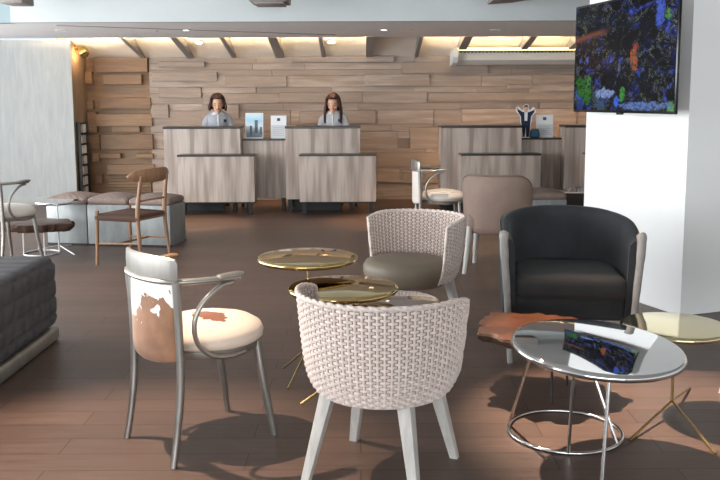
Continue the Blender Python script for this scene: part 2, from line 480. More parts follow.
# lounge downlights (above the picture)
def pool(label, x, y, energy, size=70, aim=None, col=(1, .78, .60), soft=.03):
    t = thing('ceiling_spotlight', label, 'light', (x, y, CZ), 0, 'lounge ceiling spotlights')
    b = MB(); b.lathe([(.055, -.002), (.075, -.008), (.08, -.001), (.08, .002), (.05, .002)], 24); b.build('trim_ring', M['oval'], t)
    b = MB(); b.lathe([(0, -.003), (.055, -.003), (.055, .002), (0, .002)], 20); b.build('lens', M['lens'], t)
    L = bpy.data.lights.new('spot_lamp', 'SPOT'); L.energy = energy; L.color = col; L.spot_size = math.radians(size); L.spot_blend = .7; L.shadow_soft_size = soft
    o = bpy.data.objects.new('spot_lamp', L); COL.objects.link(o); o.parent = t; o.location = (0, 0, -.02)
    if aim: o.rotation_euler = (Vector((aim[0], aim[1], 0)) - Vector((x, y, CZ))).to_track_quat('-Z', 'Y').to_euler()
pool('ceiling spotlight over the left foreground', -1.65, 3.8, 460, 50, (-1.0, 3.15))
pool('ceiling spotlight over the silver table', .25, 4.75, 950, 40, (1.45, 3.55))
pool('ceiling spotlight in front of the left poufs', -1.3, 6.6, 60)
pool('ceiling spotlight over the far cream chair', .75, 8.0, 130, 40, (.95, 8.6))

# white linear air unit with a warm tube along its top
t = thing('linear_air_unit', 'long white wall unit with a warm light tube along its top edge', 'air conditioner', (0, 0, 0))
X0, X1 = 1.36, 3.6
prof = [(11.95, 2.10), (12.0, 1.99), (12.1, 1.935), (12.30, 1.93), (12.30, 2.08)]
b = MB(); b.rings([[Vector((x, y, z)) for y, z in prof] for x in (X0, X1)]); b.build('casing', M['plastic'], t, 25)
b = MB(); b.rings([[Vector((x, y, z)) for y, z in [(11.84, 2.115), (11.86, 2.03), (11.95, 1.955), (12.1, 1.925), (12.30, 1.92), (12.30, 2.085), (11.95, 2.155)]] for x in (X0 - .07, X0)]); b.build('end_cap', M['paper'], t, 25)
b = MB(); b.box((X0, 11.955, 2.10), (X1, 12.16, 2.112)); b.box((X0, 12.0, 2.11), (X1, 12.16, 2.122))
for i in range(44):
    xx = X0 + .03 + i * .051; b.box((xx, 11.93, 2.088), (xx + .034, 11.96, 2.106), .002, 1)
b.build('grille', M['blackmetal'], t)
b = MB(); b.tube([(X0 + .0, 11.93, 2.138), (X1, 11.93, 2.138)], .018, 10); b.build('light_tube', M['tubeled'], t)
b = MB(); b.box((X0, 11.94, 2.114), (X1, 11.99, 2.122)); b.build('tube_holder', M['plastic'], t)

# gold spotlight in the niche corner
t = thing('gold_spotlight', 'small gold bowl spotlight high in the left niche corner', 'light', (-3.95, 11.98, 2.13))
R = Matrix.Translation((.10, 0, -.02)) @ Euler((0, math.radians(-125), 0)).to_matrix().to_4x4()
b = MB(); b.lathe([(.02, -.09), (.06, -.075), (.085, -.03), (.092, .02), (.086, .02), (.075, -.02), (.03, -.06), (0, -.062)], 28, mat=R); b.build('bowl', M['gold'], t)
b = MB(); b.ball((.09, 0, -.03), .022); b.build('bulb', M['lens'], t)
L = bpy.data.lights.new('bulb_lamp', 'POINT'); L.energy = 5; L.color = (1, .62, .3); L.shadow_soft_size = .03
o = bpy.data.objects.new('bulb_lamp', L); COL.objects.link(o); o.parent = t; o.location = (.14, -.02, -.06)
b = MB(); b.tube([(0, 0, .05), (.05, 0, .06), (.1, 0, .04)], .012); b.lathe([(0, 0), (.035, 0), (.035, .012), (0, .012)], 18, mat=Matrix.Translation((0, 0, .05)) @ Euler((0, PI / 2, 0)).to_matrix().to_4x4()); b.build('bracket', M['goldwire'], t)

# leaflet rack on the niche side wall
t = thing('leaflet_rack', 'tall dark rack of white leaflets on the side of the wooden niche', 'rack', (-3.95, 12.06, 0))
b = MB(); b.box((0, -.17, .05), (.018, .17, 1.14)); b.box((.0, -.18, .05), (.06, -.16, 1.15), .003); b.box((.0, .16, .05), (.06, .18, 1.15), .003); b.box((0, -.18, 0.0), (.09, .18, .06), .004)
for i in range(7): b.box((.015, -.165, .1 + i * .148), (.065, .165, .112 + i * .148), .002, 1)
b.build('frame', M['blackmetal'], t)
for i in range(7):
    z = .112 + i * .148
    for s in (-.085, .075):
        o = MB().box((.028, s - .065, z), (.034, s + .065, z + .118), .001, 1, mat=Matrix.Rotation(0, 4, 'Y'))
        tag(o.build('leaflet', M['paper'] if (i + (s > 0)) % 3 else M['papergrey']), 'pale leaflet standing in the dark rack on the niche wall', 'leaflet', 'leaflets in the niche rack').location = (-3.95, 12.06, 0)

# ------------------------------------------------------------------ reception desks
def pod(label, x0, x1, lx0, lx1):
    t = thing('reception_desk', label, 'desk', ((x0 + x1) / 2, 11.1, 0), 0, 'reception desks along the timber wall')
    ox = (x0 + x1) / 2; oy = 11.1
    def B(lo, hi, bev=.003): return MB().box((lo[0] - ox, lo[1] - oy, lo[2]), (hi[0] - ox, hi[1] - oy, hi[2]), bev, 1)
    B((x0, 10.95, .17), (x1, 11.27, 1.085)).build('upper_panel', M['desk'], t)
    B((x0 - .005, 10.935, 1.085), (x1 + .005, 11.28, 1.112), .004).build('counter_top', M['black'], t)
    B((lx0, 10.7, .165), (lx1, 10.94, .745)).build('front_panel', M['desk'], t)
    B((lx0 - .003, 10.69, .745), (lx1 + .003, 10.95, .766), .003).build('front_shelf', M['black'], t)
    B((lx0 - .002, 10.705, .15), (lx1 + .002, 10.94, .165), .002).build('base_rail', M['blackmetal'], t)
    B((x0 + .02, 11.27, .72), (x1 - .02, 11.56, .75), .003).build('work_surface', M['desk'], t)
    for xx, yy in ((lx0 + .06, 10.74), (lx1 - .06, 10.74), (x0 + .05, 11.02), (x1 - .12, 11.2)):
        B((xx - .028, yy - .028, 0), (xx + .028, yy + .028, .17), .003).build('leg', M['blackmetal'], t)
    for xx in (x0 + .06, x1 - .06):
        B((xx - .02, 11.5, 0), (xx + .02, 11.54, .72), .003).build('leg', M['blackmetal'], t)
    B((x0 + .1, 11.12, 0), (x1 - .25, 11.2, .17), .002).build('plinth', M['blackmetal'], t)
    bar = B((x0 + .08, 11.5, .69), (x1 - .08, 11.53, .705), .002).build('added_light_bar', M['tubeled'], t)  # added glowing bar, goes with the wall wash below
    L = bpy.data.lights.new('added_wall_wash', 'AREA'); L.shape = 'RECTANGLE'; L.size = x1 - x0 - .2; L.size_y = .03; L.energy = 5.5; L.color = (1, .62, .36)  # added lamp, warms the lower wall behind the desk
    lo = bpy.data.objects.new('added_wall_wash', L); COL.objects.link(lo); lo.parent = t; lo.location = (0, 11.57 - oy, .66); lo.rotation_euler = (math.radians(70), 0, 0)
    return t
pod('grey wood reception desk at the far left, with the shoulder-length haired receptionist behind', -2.523, -1.535, -2.3, -1.331)
pod('grey wood reception desk in the middle, with the long-haired receptionist behind', -.957, .005, -.764, .205)
pod('unstaffed grey wood reception desk behind the mushroom leather chair', 1.044, 2.084, 1.275, 2.283)
pod('grey wood reception desk partly hidden behind the white pillar', 2.635, 3.65, 2.87, 3.85)
def bridge(label, x0, x1):
    t = thing('link_counter', label, 'counter', ((x0 + x1) / 2, 11.3, 0), 0, 'lower counters joining the desks')
    h = (x1 - x0) / 2 - .006
    MB().box((-h, -.18, .17), (h, .12, .925), .003, 1).build('front_panel', M['desk'], t)
    MB().box((-h, -.2, .925), (h, .14, .947), .003, 1).build('counter_top', M['black'], t)
    for s in (-1, 1): MB().box((s * (h - .05) - .025, -.1, 0), (s * (h - .05) + .025, -.05, .17), .002, 1).build('leg', M['blackmetal'], t)
bridge('low dark-topped counter holding two display cards, between the staffed desks', -1.535, -.957)
bridge('low dark-topped counter holding the cardboard man, beside the white pillar', 2.084, 2.635)

def card(label, x, z, w, h, kind, y=11.24):
    t = thing('display_card', label, 'sign', (x, y, z), 0, 'display cards on the counters')
    tilt = Matrix.Rotation(math.radians(-8), 4, 'X')
    MB().box((-w / 2, -.03, 0), (w / 2, .06, .006), .001, 1).build('foot', M['acrylic'], t)
    pn = MB().box((-w / 2, -.004, .004), (w / 2, .004, h), .001, 1, mat=tilt).build('panel', M['paper'], t)
    f = -.0052
    if kind == 'photo':
        k = NT('skyline_picture')
        tc = k.n('ShaderNodeTexCoord'); sx = k.n('ShaderNodeSeparateXYZ'); k.l(tc.outputs['Object'], sx.inputs[0])
        z2 = k.math('ADD', k.math('DIVIDE', sx.outputs[2], h), k.math('MULTIPLY', k.noise(k.coords((8, 8, 8)), 2.5, 3), .25))
        k.l(k.ramp(z2, [(.05, lin('#4d5a63')), (.35, lin('#8e9ba3')), (.58, lin('#e6eef2')), (.8, lin('#a9d0e4')), (1, lin('#c9e4f0'))]), k.b.inputs['Base Color'])
        MB().box((-w * .46, f, h * .04), (w * .46, f + .002, h * .97), 0, mat=tilt).build('picture', k.m, pn)
        b = MB()
        b.box((.005, f - .001, h * .2), (.045, f + .001, h * .72), 0, mat=tilt); b.box((-.06, f - .001, h * .12), (-.03, f + .001, h * .5), 0, mat=tilt); b.box((.075, f - .001, h * .15), (.1, f + .001, h * .45), 0, mat=tilt)
        b.build('printed_towers', simple('printed_tower_grey', '#5d7080', .6), pn)
    else:
        MB().box((-w * .10, f, h * .76), (w * .10, f + .002, h * .89), 0, mat=tilt).build('logo', M['logo'], pn)
        MB().box((-w * .48, f, h * .03), (w * .48, f + .001, h * .58), 0, mat=tilt).build('print_area', simple('pale_grey_print', '#d3d6d8', .6), pn)
        b = MB()
        for i in range(5):
            b.box((-w * .36, f - .001, h * (.12 + .085 * i)), (w * (.36 - .08 * (i % 3)), f + .001, h * (.14 + .085 * i)), 0, mat=tilt)
        b.build('text_lines', M['papergrey'], pn)
card('display card with a blue sky skyline picture on the low counter', -1.39, .947, .235, .335, 'photo')
card('white display card with a small navy logo, left counter beside the skyline card', -1.07, .947, .205, .30, 'logo')
card('white display card with a small navy logo beside the cardboard man', 2.44, .947, .225, .30, 'logo')

# cardboard standee of a man in a suit with raised arms
t = thing('cardboard_standee', 'cardboard cut-out of a dark-suited man with arms raised on the low counter', 'cut-out', (2.175, 11.18, .947))
def poly(mat, pts, y0, y1, name, par):
    return MB().prism(pts, y1 - y0, Matrix.Translation((0, y0, 0))).build(name, mat, par, 0)
white_o = [(-.035, 0), (.05, 0), (.055, .12), (.075, .22), (.085, .29), (.13, .335), (.125, .38), (.09, .40), (.05, .355), (.035, .37), (.04, .42), (.0, .44), (-.035, .42), (-.03, .37), (-.05, .355), (-.10, .41), (-.135, .40), (-.13, .345), (-.08, .29), (-.07, .2), (-.045, .12)]
bd = poly(M['paper'], white_o, 0, .006, 'board', t)
suit = [(-.06, .19), (-.068, .28), (-.115, .35), (-.1, .37), (-.045, .335), (.045, .335), (.1, .36), (.112, .34), (.068, .28), (.058, .19), (.045, .01), (.008, .01), (.0, .15), (-.012, .01), (-.03, .01)]
poly(M['navy'], suit, -.003, 0, 'printed_suit', bd)
poly(M['paper'], [(-.018, .22), (.018, .22), (.022, .335), (-.022, .335)], -.005, -.003, 'printed_shirt', bd)
poly(M['skin'], [(-.024, .355), (-.018, .335), (.018, .335), (.024, .355), (.026, .39), (.014, .41), (-.014, .41), (-.026, .39)], -.003, 0, 'printed_face', bd)
poly(M['hairred'], [(-.028, .39), (-.026, .415), (0, .43), (.026, .415), (.028, .39), (.015, .403), (-.015, .403)], -.005, -.003, 'printed_hair', bd)
poly(M['skin'], [(-.12, .355), (-.1, .372), (-.11, .4), (-.128, .392)], -.003, 0, 'printed_hand', bd)
poly(M['skin'], [(.1, .36), (.118, .342), (.126, .37), (.112, .388)], -.003, 0, 'printed_hand', bd)
MB().box((-.05, -.02, 0), (.06, .06, .005), .001, 1).build('foot', M['paper'], t)
b = MB(); b.soft((.13, .07, .12), .03, .012, lambda p, n: -.02 * max(0, p.z) / .06 * (abs(n.x) > .5)); o = b.build('blue_bag', M['teal']); o.location = (2.29, 11.16, 1.004)
tag(o, 'small teal blue bag at the feet of the cardboard man', 'bag')

# ------------------------------------------------------------------ wall television
t = thing('wall_television', 'large flat television showing an aquarium on the white pillar', 'television', (0, 0, 0))
Pl = Vector((1.635, 6.55, 0)); Pr = Vector((1.96, 5.31, 0))
Wt = (Pr - Pl).length; xd = (Pr - Pl).normalized()
nd = Vector((xd.y, -xd.x, 0))     # towards the lounge (left-front)
Zb, Zt = 1.352, 2.135
t.location = ((Pl.x + Pr.x) / 2, (Pl.y + Pr.y) / 2, (Zb + Zt) / 2)
t.rotation_euler = (0, 0, math.atan2(xd.y, xd.x))
hw, hh = Wt / 2, (Zt - Zb) / 2
MB().box((-hw, .0, -hh), (hw, .018, hh), .004).build('housing', M['bezel'], t)
def tv_mat():
    k = NT('aquarium_screen')
    tc = k.n('ShaderNodeTexCoord')
    mp = k.n('ShaderNodeMapping'); mp.inputs['Scale'].default_value = (1.0, 0, 1.35); k.l(tc.outputs['Object'], mp.inputs[0])
    v = mp.outputs[0]
    s = k.n('ShaderNodeSeparateXYZ'); k.l(tc.outputs['Object'], s.inputs[0]); X, Z = s.outputs[0], s.outputs[2]
    n1 = k.noise(v, 6.5, 6, .72, .8); n2 = k.noise(v, 8, 6, .7, 1.5)
    mp2 = k.n('ShaderNodeMapping'); mp2.inputs['Location'].default_value = (4.7, 0, 2.3); mp2.inputs['Scale'].default_value = (1, 0, 1.35); k.l(tc.outputs['Object'], mp2.inputs[0])
    n3 = k.noise(mp2.outputs[0], 5, 5, .65, .8); n4 = k.noise(mp2.outputs[0], 15, 6, .75, 2.2)
    col = k.ramp(n1, [(.44, lin('#07070d')), (.5, lin('#0d1130')), (.57, lin('#1f2d80')), (.63, lin('#4a62d0')), (.7, lin('#11152b'))])
    dark = k.ramp(n3, [(.49, (0, 0, 0, 1)), (.6, (1, 1, 1, 1))])
    col = k.mix(dark, lin('#08080b'), col)
    # filaments of coral
    fil = k.ramp(k.math('ABSOLUTE', k.math('SUBTRACT', n4, .5)), [(0, (1, 1, 1, 1)), (.022, (0, 0, 0, 1))])
    area = k.ramp(n2, [(.5, (0, 0, 0, 1)), (.6, (1, 1, 1, 1))])
    col = k.mix(k.math('MULTIPLY', fil, area), col, k.ramp(n3, [(.35, lin('#7f93b8')), (.5, lin('#a7ad8a')), (.65, lin('#5e63a8'))]))
    def ell(cx, cz, rx, rz, color, col, wob=1.1):
        dx = k.math('DIVIDE', k.math('SUBTRACT', X, cx), rx); dz = k.math('DIVIDE', k.math('SUBTRACT', Z, cz), rz)
        d = k.math('ADD', k.math('ADD', k.math('MULTIPLY', dx, dx), k.math('MULTIPLY', dz, dz)), k.math('MULTIPLY', k.math('SUBTRACT', n2, .5), wob * 6))
        msk = k.ramp(d, [(.6, (1, 1, 1, 1)), (1.0, (0, 0, 0, 1))])
        tex = k.ramp(n4, [(.38, (.25, .25, .25, 1)), (.55, (1, 1, 1, 1))])
        return k.mix(k.math('MULTIPLY', msk, tex), col, color)
    def at(fx, fz): return (fx - .5) * 2 * hw, (fz - .5) * 2 * hh
    grn = k.ramp(n4, [(.4, lin('#1b2a12')), (.5, lin('#3b8f30')), (.58, lin('#274a1c'))])
    for fx, fz, rx, rz, c in ((.12, .2, .12, .1, grn), (.17, .28, .05, .05, lin('#3c8f2c')), (.3, .12, .12, .08, lin('#3d5560')), (.53, .16, .035, .05, lin('#43963a')), (.92, .8, .05, .04, lin('#479a44')),
                              (.96, .05, .05, .04, lin('#65a040')), (.47, .1, .035, .04, lin('#3d6fe8')), (.63, .47, .045, .095, lin('#b06036')), (.65, .56, .03, .03, lin('#c8301c')),
                              (.75, .06, .3, .03, lin('#6a86c8')), (.35, .17, .12, .035, lin('#8fa3d8')), (.08, .08, .06, .05, lin('#2b3f8a')),
                              (.08, .48, .025, .025, lin('#4058c0')), (.15, .48, .025, .03, lin('#4a5fc8')), (.85, .85, .05, .12, lin('#4a66d0'))):
        x, z = at(fx, fz); col = ell(x, z, rx, rz, c, col)
    x, z = at(.2, .735)
    band = k.ramp(k.math('ABSOLUTE', k.math('ADD', k.math('SUBTRACT', Z, z), k.math('MULTIPLY', k.math('MULTIPLY', X, X), .12))), [(0, (1, 1, 1, 1)), (.03, (0, 0, 0, 1))])
    lim = k.ramp(k.math('SUBTRACT', X, x), [(.1, (1, 1, 1, 1)), (.25, (0, 0, 0, 1))])
    col = k.mix(k.math('MULTIPLY', band, lim), col, lin('#7a4a34'))
    em = k.n('ShaderNodeEmission')
    k.l(col, k.b.inputs['Emission Color']); k.b.inputs['Emission Strength'].default_value = .7
    k.b.inputs['Base Color'].default_value = (.004, .004, .005, 1); k.b.inputs['Roughness'].default_value = .15
    k.b.inputs['Specular IOR Level'].default_value = .08
    return k.m
MB().box((-hw + .015, -.002, -hh + .018), (hw - .015, .0, hh - .015)).build('screen', tv_mat(), t, 0)
MB().box((-.03, -.004, -hh - .012), (.03, .02, -hh + .004), .003).build('sensor_bump', M['bezel'], t)
MB().box((-.35, .018, -.25), (.35, .085, .25), .008).build('rear_cover', M['blackmetal'], t)
b = MB(); b.box((-.1, .085, -.1), (.1, .1, .1), .004); b.tube([(-.06, .09, 0), (.05, .17, 0), (.02, .36, 0)], .022, 8); b.build('wall_bracket', M['blackmetal'], t)

# ------------------------------------------------------------------ receptionists
def evaluated(o, name, mats, parent, smooth=60):
    dg = bpy.context.evaluated_depsgraph_get(); dg.update()
    me = bpy.data.meshes.new_from_object(o.evaluated_get(dg))
    me.name = name
    old = o.data
    for m in list(o.modifiers): o.modifiers.remove(m)
    o.data = me
    bpy.data.meshes.remove(old)
    for p in me.polygons: p.use_smooth = True
    return o
def oval(z, a, bb, cy=0, cx=0, n=20): return [Vector((cx + a * math.cos(2 * PI * k / n), cy + bb * math.sin(2 * PI * k / n), z)) for k in range(n)]
def receptionist(label, x, y, hair_len, hairmat, shirt, turn, tilt, dz=0):
    t = thing('person', label, 'person', (x, y, 0), turn)
    HT = Matrix.Translation((0, -.02, 1.30 + dz)) @ Euler((math.radians(tilt), 0, 0)).to_matrix().to_4x4()
    # body facing -Y
    b = MB()
    b.rings([oval(.80, .165, .11), oval(.9, .165, .115), oval(1.02, .125, .09), oval(1.12, .135, .105, -.005), oval(1.2, .142, .1), oval(1.24, .13, .08), oval(1.285, .08, .062), oval(1.31, .05, .05), oval(1.38, .047, .05, -.02)])
    for s in (-1, 1):
        b.tube(smooth_path([(s * .12, 0, 1.225), (s * .155, -.01, 1.16), (s * .185, -.03, .97), (s * .16, -.16, .84), (s * .13, -.27, .785)], 5), [.042] * 3 + [.042] * 4 + [.038] * 5 + [.034] * 5 + [.026] * 4, 12)
        b.tube([(s * .13, -.265, .787), (s * .12, -.31, .778), (s * .112, -.345, .77)], [.022, .034, .03], 10, flat=.5, up=(0, 0, 1))
        for i, (dx, L, r) in enumerate(((-.027, .058, .0075), (-.009, .07, .008), (.009, .066, .008), (.026, .05, .007))):
            px = s * .112 + dx * s * -1
            b.tube([(px, -.335, .772), (px, -.345 - L * .5, .776), (px, -.345 - L * .85, .766), (px, -.345 - L, .758)], [r, r, r * .95, r * .75], 8)
        b.tube([(s * .10, -.29, .778), (s * .075, -.315, .775), (s * .068, -.34, .768)], [.011, .0095, .007], 8)
        b.tube([(s * .085, 0, .86), (s * .09, -.005, .66), (s * .09, -.01, .47), (s * .09, .005, .3), (s * .09, .015, .08)], [.09, .075, .055, .052, .035], 14)
        b.tube([(s * .09, .03, .045), (s * .095, -.06, .035), (s * .1, -.13, .025)], [.036, .036, .025], 10)
    hb = MB()
    ns = 20
    prof = [(.0, .03), (.028, .042), (.056, .058), (.09, .072), (.13, .082), (.17, .084), (.20, .074), (.225, .05), (.235, .015)]
    hr = []
    for z, r in prof:
        ring = []
        for k in range(ns):
            a = 2 * PI * k / ns
            fy = math.sin(a)
            ry = r * 1.12 if fy > 0 else r * 1.08
            ring.append(Vector((r * .86 * math.cos(a), ry * fy - .012 - (.02 if z < .05 else 0), z - .03)))
        hr.append(ring)
    hb.rings(hr)
    hb.tube([(0, -.094, .115), (0, -.108, .092), (0, -.114, .076), (0, -.1, .068)], [.007, .01, .014, .011], 10)
    for s in (-1, 1):
        hb.ball((s * .075, .0, .09), (.01, .02, .03)); hb.ball((s * .034, -.072, .07), (.026, .022, .022))
    hb.ball((0, -.086, .0), (.026, .02, .018)); hb.ball((0, -.094, .042), (.02, .014, .014))
    hb.bm.transform(HT)
    me = bpy.data.meshes.new('h'); hb.bm.to_mesh(me); hb.bm.free(); b.bm.from_mesh(me); bpy.data.meshes.remove(me)
    o = b.build('body', M['skin'], t)
    md = o.modifiers.new('r', 'REMESH'); md.mode = 'VOXEL'; md.voxel_size = .0065
    md = o.modifiers.new('s', 'SMOOTH'); md.iterations = 3; md.factor = .5
    evaluated(o, 'body', None, t)
    # face
    for s in (-1, 1):
        e = MB(); e.ball((s * .031, -.085, .1), (.013, .008, .0065)); e.bm.transform(HT); e.build('eye', M['eyedark'], t)
        e = MB(); e.tube([(s * .014, -.094, .122), (s * .032, -.092, .128), (s * .05, -.08, .122)], [.003, .004, .002], 6); e.bm.transform(HT); e.build('eyebrow', hairmat, t)
    e = MB(); e.tube([(-.024, -.097, .042), (-.01, -.106, .046), (.0, -.107, .044), (.01, -.106, .046), (.024, -.097, .042)], [.003, .0065, .006, .0065, .003], 8); e.bm.transform(HT); e.build('mouth', M['lip'], t)
    # hair
    hm = MB()
    NA, NTt = 56, 14
    rings = []
    for i in range(NA):
        a = 2 * PI * i / NA           # 0 = front (-Y)
        side = min(a, 2 * PI - a)      # 0 front .. PI back
        part = .0
        k = max(0, min(1, (side - .95) / .35)); k = k * k * (3 - 2 * k)
        strand = []
        low = .205 * (1 - k) + (hair_len) * k
        for j in range(NTt + 1):
            tt = j / NTt
            if tt < .5:               # over the skull
                ph = tt / .5 * PI / 2
                z0 = .215; zr = .115
                zc = .13 + zr * math.cos(ph); rr = math.sin(ph)
                zend = max(.13, low)
                zc = zend + (.245 - zend) * math.cos(ph) if low > .13 else zc
            else:
                rr = 1; zc = .13 + (low - .13) * (tt - .5) / .5 if low < .13 else low
                rr = 1 + (.10 if hair_len > -.1 else .02) * math.sin((tt - .5) * 2 * PI) * k
                if low < .13 and j == NTt: rr *= .94
            ax, ay = .096 * rr, .112 * rr
            wv = 1 + .025 * math.sin(a * 17 + j * .3)
            fw = max(0, .06 - zc) * (.45 + .35 * math.cos(a)) if low < .13 else 0
            if low < .13: ax *= 1 + .22 * max(0, min(1, (.12 - zc) / .12))
            strand.append(Vector((math.sin(a) * ax * wv, -math.cos(a) * ay * wv + .004 - fw, zc)))
        rings.append(strand)
    hm.rings(rings, cap=False, closed=False, loop=True)
    hm.bm.transform(HT)
    ho = hm.build('hair', hairmat, t, 60)
    md = ho.modifiers.new('s', 'SOLIDIFY'); md.thickness = .022; md.offset = 0
    # polo shirt: torso shell, short sleeves, collar
    b = MB()
    b.rings([oval(.86, .178, .125), oval(.95, .16, .115), oval(1.03, .142, .108), oval(1.12, .15, .122, -.006), oval(1.2, .158, .115), oval(1.24, .15, .097), oval(1.285, .10, .08), oval(1.305, .068, .064), oval(1.30, .06, .056), oval(1.26, .06, .056)], cap=False)
    for s in (-1, 1):
        b.tube(smooth_path([(s * .10, 0, 1.22), (s * .142, -.005, 1.185), (s * .164, -.012, 1.12), (s * .172, -.02, 1.075)], 5), [.052] * 5 + [.054] * 5 + [.053] * 5 + [.052], 16)
    so = b.build('polo_shirt', shirt, t, 50)
    so['label'] = 'short sleeved polo shirt'
    b = MB()
    for s in (-1, 1):
        b.rings([[Vector((s * .008, -.088, 1.262)), Vector((s * .07, -.085, 1.245)), Vector((s * .085, -.03, 1.28)), Vector((s * .065, .0, 1.302)), Vector((s * .04, -.06, 1.288))],
                 [Vector((s * .008, -.098, 1.262)), Vector((s * .075, -.098, 1.243)), Vector((s * .098, -.03, 1.28)), Vector((s * .078, .0, 1.302)), Vector((s * .045, -.075, 1.29))]])
    b.build('collar', M['paper'], so, 20)
    MB().box((-.008, -.128, 1.02), (.008, -.11, 1.25), .002, 1).build('button_placket', M['paper'], so)
    MB().box((.075, -.124, 1.15), (.115, -.104, 1.19), .002, 1).build('badge', M['navy'], so)
    # trousers and shoes
    b = MB()
    b.rings([oval(.72, .16, .12), oval(.8, .175, .122), oval(.9, .172, .122), oval(.93, .15, .11)])
    for s in (-1, 1): b.tube([(s * .085, 0, .84), (s * .09, -.005, .66), (s * .09, -.01, .47), (s * .09, .005, .3), (s * .09, .015, .09)], [.098, .085, .066, .064, .058], 16)
    b.build('trousers', M['navy'], t, 50)
    for s in (-1, 1):
        MB().tube([(s * .09, .07, .04), (s * .09, .02, .048), (s * .095, -.06, .04), (s * .1, -.15, .03), (s * .1, -.18, .025)], [.034, .045, .043, .036, .02], 12).build('shoe', M['blackmetal'], t)
    return t
receptionist('woman with an auburn bob in a grey polo looking down behind the left desk', -1.955, 11.78, .012, M['hairred'], M['polo'], math.radians(10), 13, .0)
receptionist('woman with long brown hair in a pale polo looking down behind the middle desk', -.36, 11.78, -.14, M['hairbr'], M['polow'], math.radians(-5), 17, .0)

# ------------------------------------------------------------------ seating; every chair faces its local +X
def legs4(t, mat, top, bot, ztop, r0, r1, n=10):
    for (tx, ty), (bx, by) in zip(top, bot):
        MB().tube([(tx, ty, ztop), ((tx + bx) / 2, (ty + by) / 2, ztop / 2), (bx, by, 0)], [r0, (r0 + r1) / 2, r1], n).build('leg', mat, t)

def make_wicker():
    t = thing('wicker_tub_chair', '', 'chair')
    SP = math.radians(101)
    NS, NR = 42, 33
    z0, z1 = .345, .728
    def rad(f): return .252 + .040 * (1 - math.exp(-f * 8)) + .034 * f
    def P(th, f, off=0):
        r = rad(f) + off
        z = z0 + (z1 - z0) * f
        # arms drop a little towards the front
        e = max(0, (abs(th) - 1.2) / (SP - 1.2)); z -= (.03 * e * e) * f
        return Vector((-math.cos(th) * r * 1.0, math.sin(th) * r, z))
    b = MB()
    SEG = NS * 4
    for j in range(NR):
        f = (j + .5) / NR
        pts = []
        for i in range(SEG + 1):
            th = -SP + 2 * SP * i / SEG
            ph = i / 4 * PI
            pts.append(P(th, f, .005 * (1 if j % 2 else -1) * math.cos(ph)))
        b.tube(pts, .0074, 6, flat=.42 / 1.0, up=None) if False else None
        rings = []
        for i, p in enumerate(pts):
            th = -SP + 2 * SP * i / SEG
            o = Vector((-math.cos(th), math.sin(th), 0)); zz = Vector((0, 0, 1))
            rings.append([p + o * (.003 * math.cos(2 * PI * k / 6)) + zz * (.0054 * math.sin(2 * PI * k / 6)) for k in range(6)])
        b.rings(rings)
    for i in range(NS + 1):
        th = -SP + 2 * SP * i / NS
        b.tube([P(th, f / 10, -.0003) for f in range(0, 11)], .0052, 6)
    b.build('woven_shell', M['wick'], t, 50)
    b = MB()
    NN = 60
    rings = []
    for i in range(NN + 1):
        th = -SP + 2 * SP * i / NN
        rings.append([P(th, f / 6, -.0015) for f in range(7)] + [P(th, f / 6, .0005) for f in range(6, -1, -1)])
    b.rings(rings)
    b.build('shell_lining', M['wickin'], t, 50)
    # braided rim down both front edges
    path = [P(-SP, f / 8) for f in range(0, 8)] + [P(-SP + 2 * SP * i / 70, 1.0) for i in range(71)] + [P(SP, f / 8) for f in range(7, -1, -1)]
    b = MB()
    for s in (0, 1):
        pp = []
        for i, p in enumerate(path):
            a = i * 1.3 + s * PI
            o = Vector((p.x, p.y, 0)).normalized()
            pp.append(p + o * .0045 * math.cos(a) + Vector((0, 0, .0045 * math.sin(a))))
        b.tube(pp, .0075, 7)
    b.build('rim', M['wick'], t, 60)
    b = MB()
    for k in range(3): b.tube(arc(0, 0, .245, 0, 2 * PI, 48, z0 + .002 + k * .013)[:-1], .0095, 7, loop=True)
    b.build('seat_rail', M['wick'], t, 60)
    b = MB(); b.lathe([(0, .36), (.235, .36), (.243, .37), (.235, .385), (0, .385)], 40); b.build('seat_base', M['wickin'], t)
    b = MB(); b.lathe([(0, .312), (.19, .312), (.228, .32), (.252, .348), (.268, .395), (.268, .435), (.252, .463), (.2, .478), (0, .483)], 48, mat=Matrix.Translation((.055, 0, 0))); b.build('seat_cushion', M['taupeseat'], t, 60)
    c = [(.155, .155), (.155, -.155), (-.155, .155), (-.155, -.155)]
    d = [(.225, .225), (.225, -.225), (-.225, .225), (-.225, -.225)]
    for (tx, ty), (bx, by) in zip(c, d):
        MB().rings([[Vector((tx + sx * .026, ty + sy * .026, .352)) for sx, sy in ((-1, -1), (-.5, -1.1), (.5, -1.1), (1, -1), (1.1, 0), (1, 1), (.5, 1.1), (-.5, 1.1), (-1, 1), (-1.1, 0))],
                    [Vector((bx + sx * .0155, by + sy * .0155, .0)) for sx, sy in ((-1, -1), (-.5, -1.1), (.5, -1.1), (1, -1), (1.1, 0), (1, 1), (.5, 1.1), (-.5, 1.1), (-1, 1), (-1.1, 0))]]).build('leg', M['whitewood'], t)
    return t
GW = 'white wicker tub chairs'
wk = make_wicker()
wk.location = (.085, 3.2, 0); wk.rotation_euler = (0, 0, math.radians(66)); wk['group'] = GW
wk['label'] = 'white woven wicker tub chair in the foreground, seen from its back'
dup(wk, 'white woven wicker tub chair with taupe round cushion facing the viewer, beyond the gold tables', (.325, 5.22, 0), math.radians(-134), GW)
dup(wk, 'white wicker tub chair mostly cut off by the right edge, only a leg showing', (2.115, 4.07, 0), math.radians(135), GW)

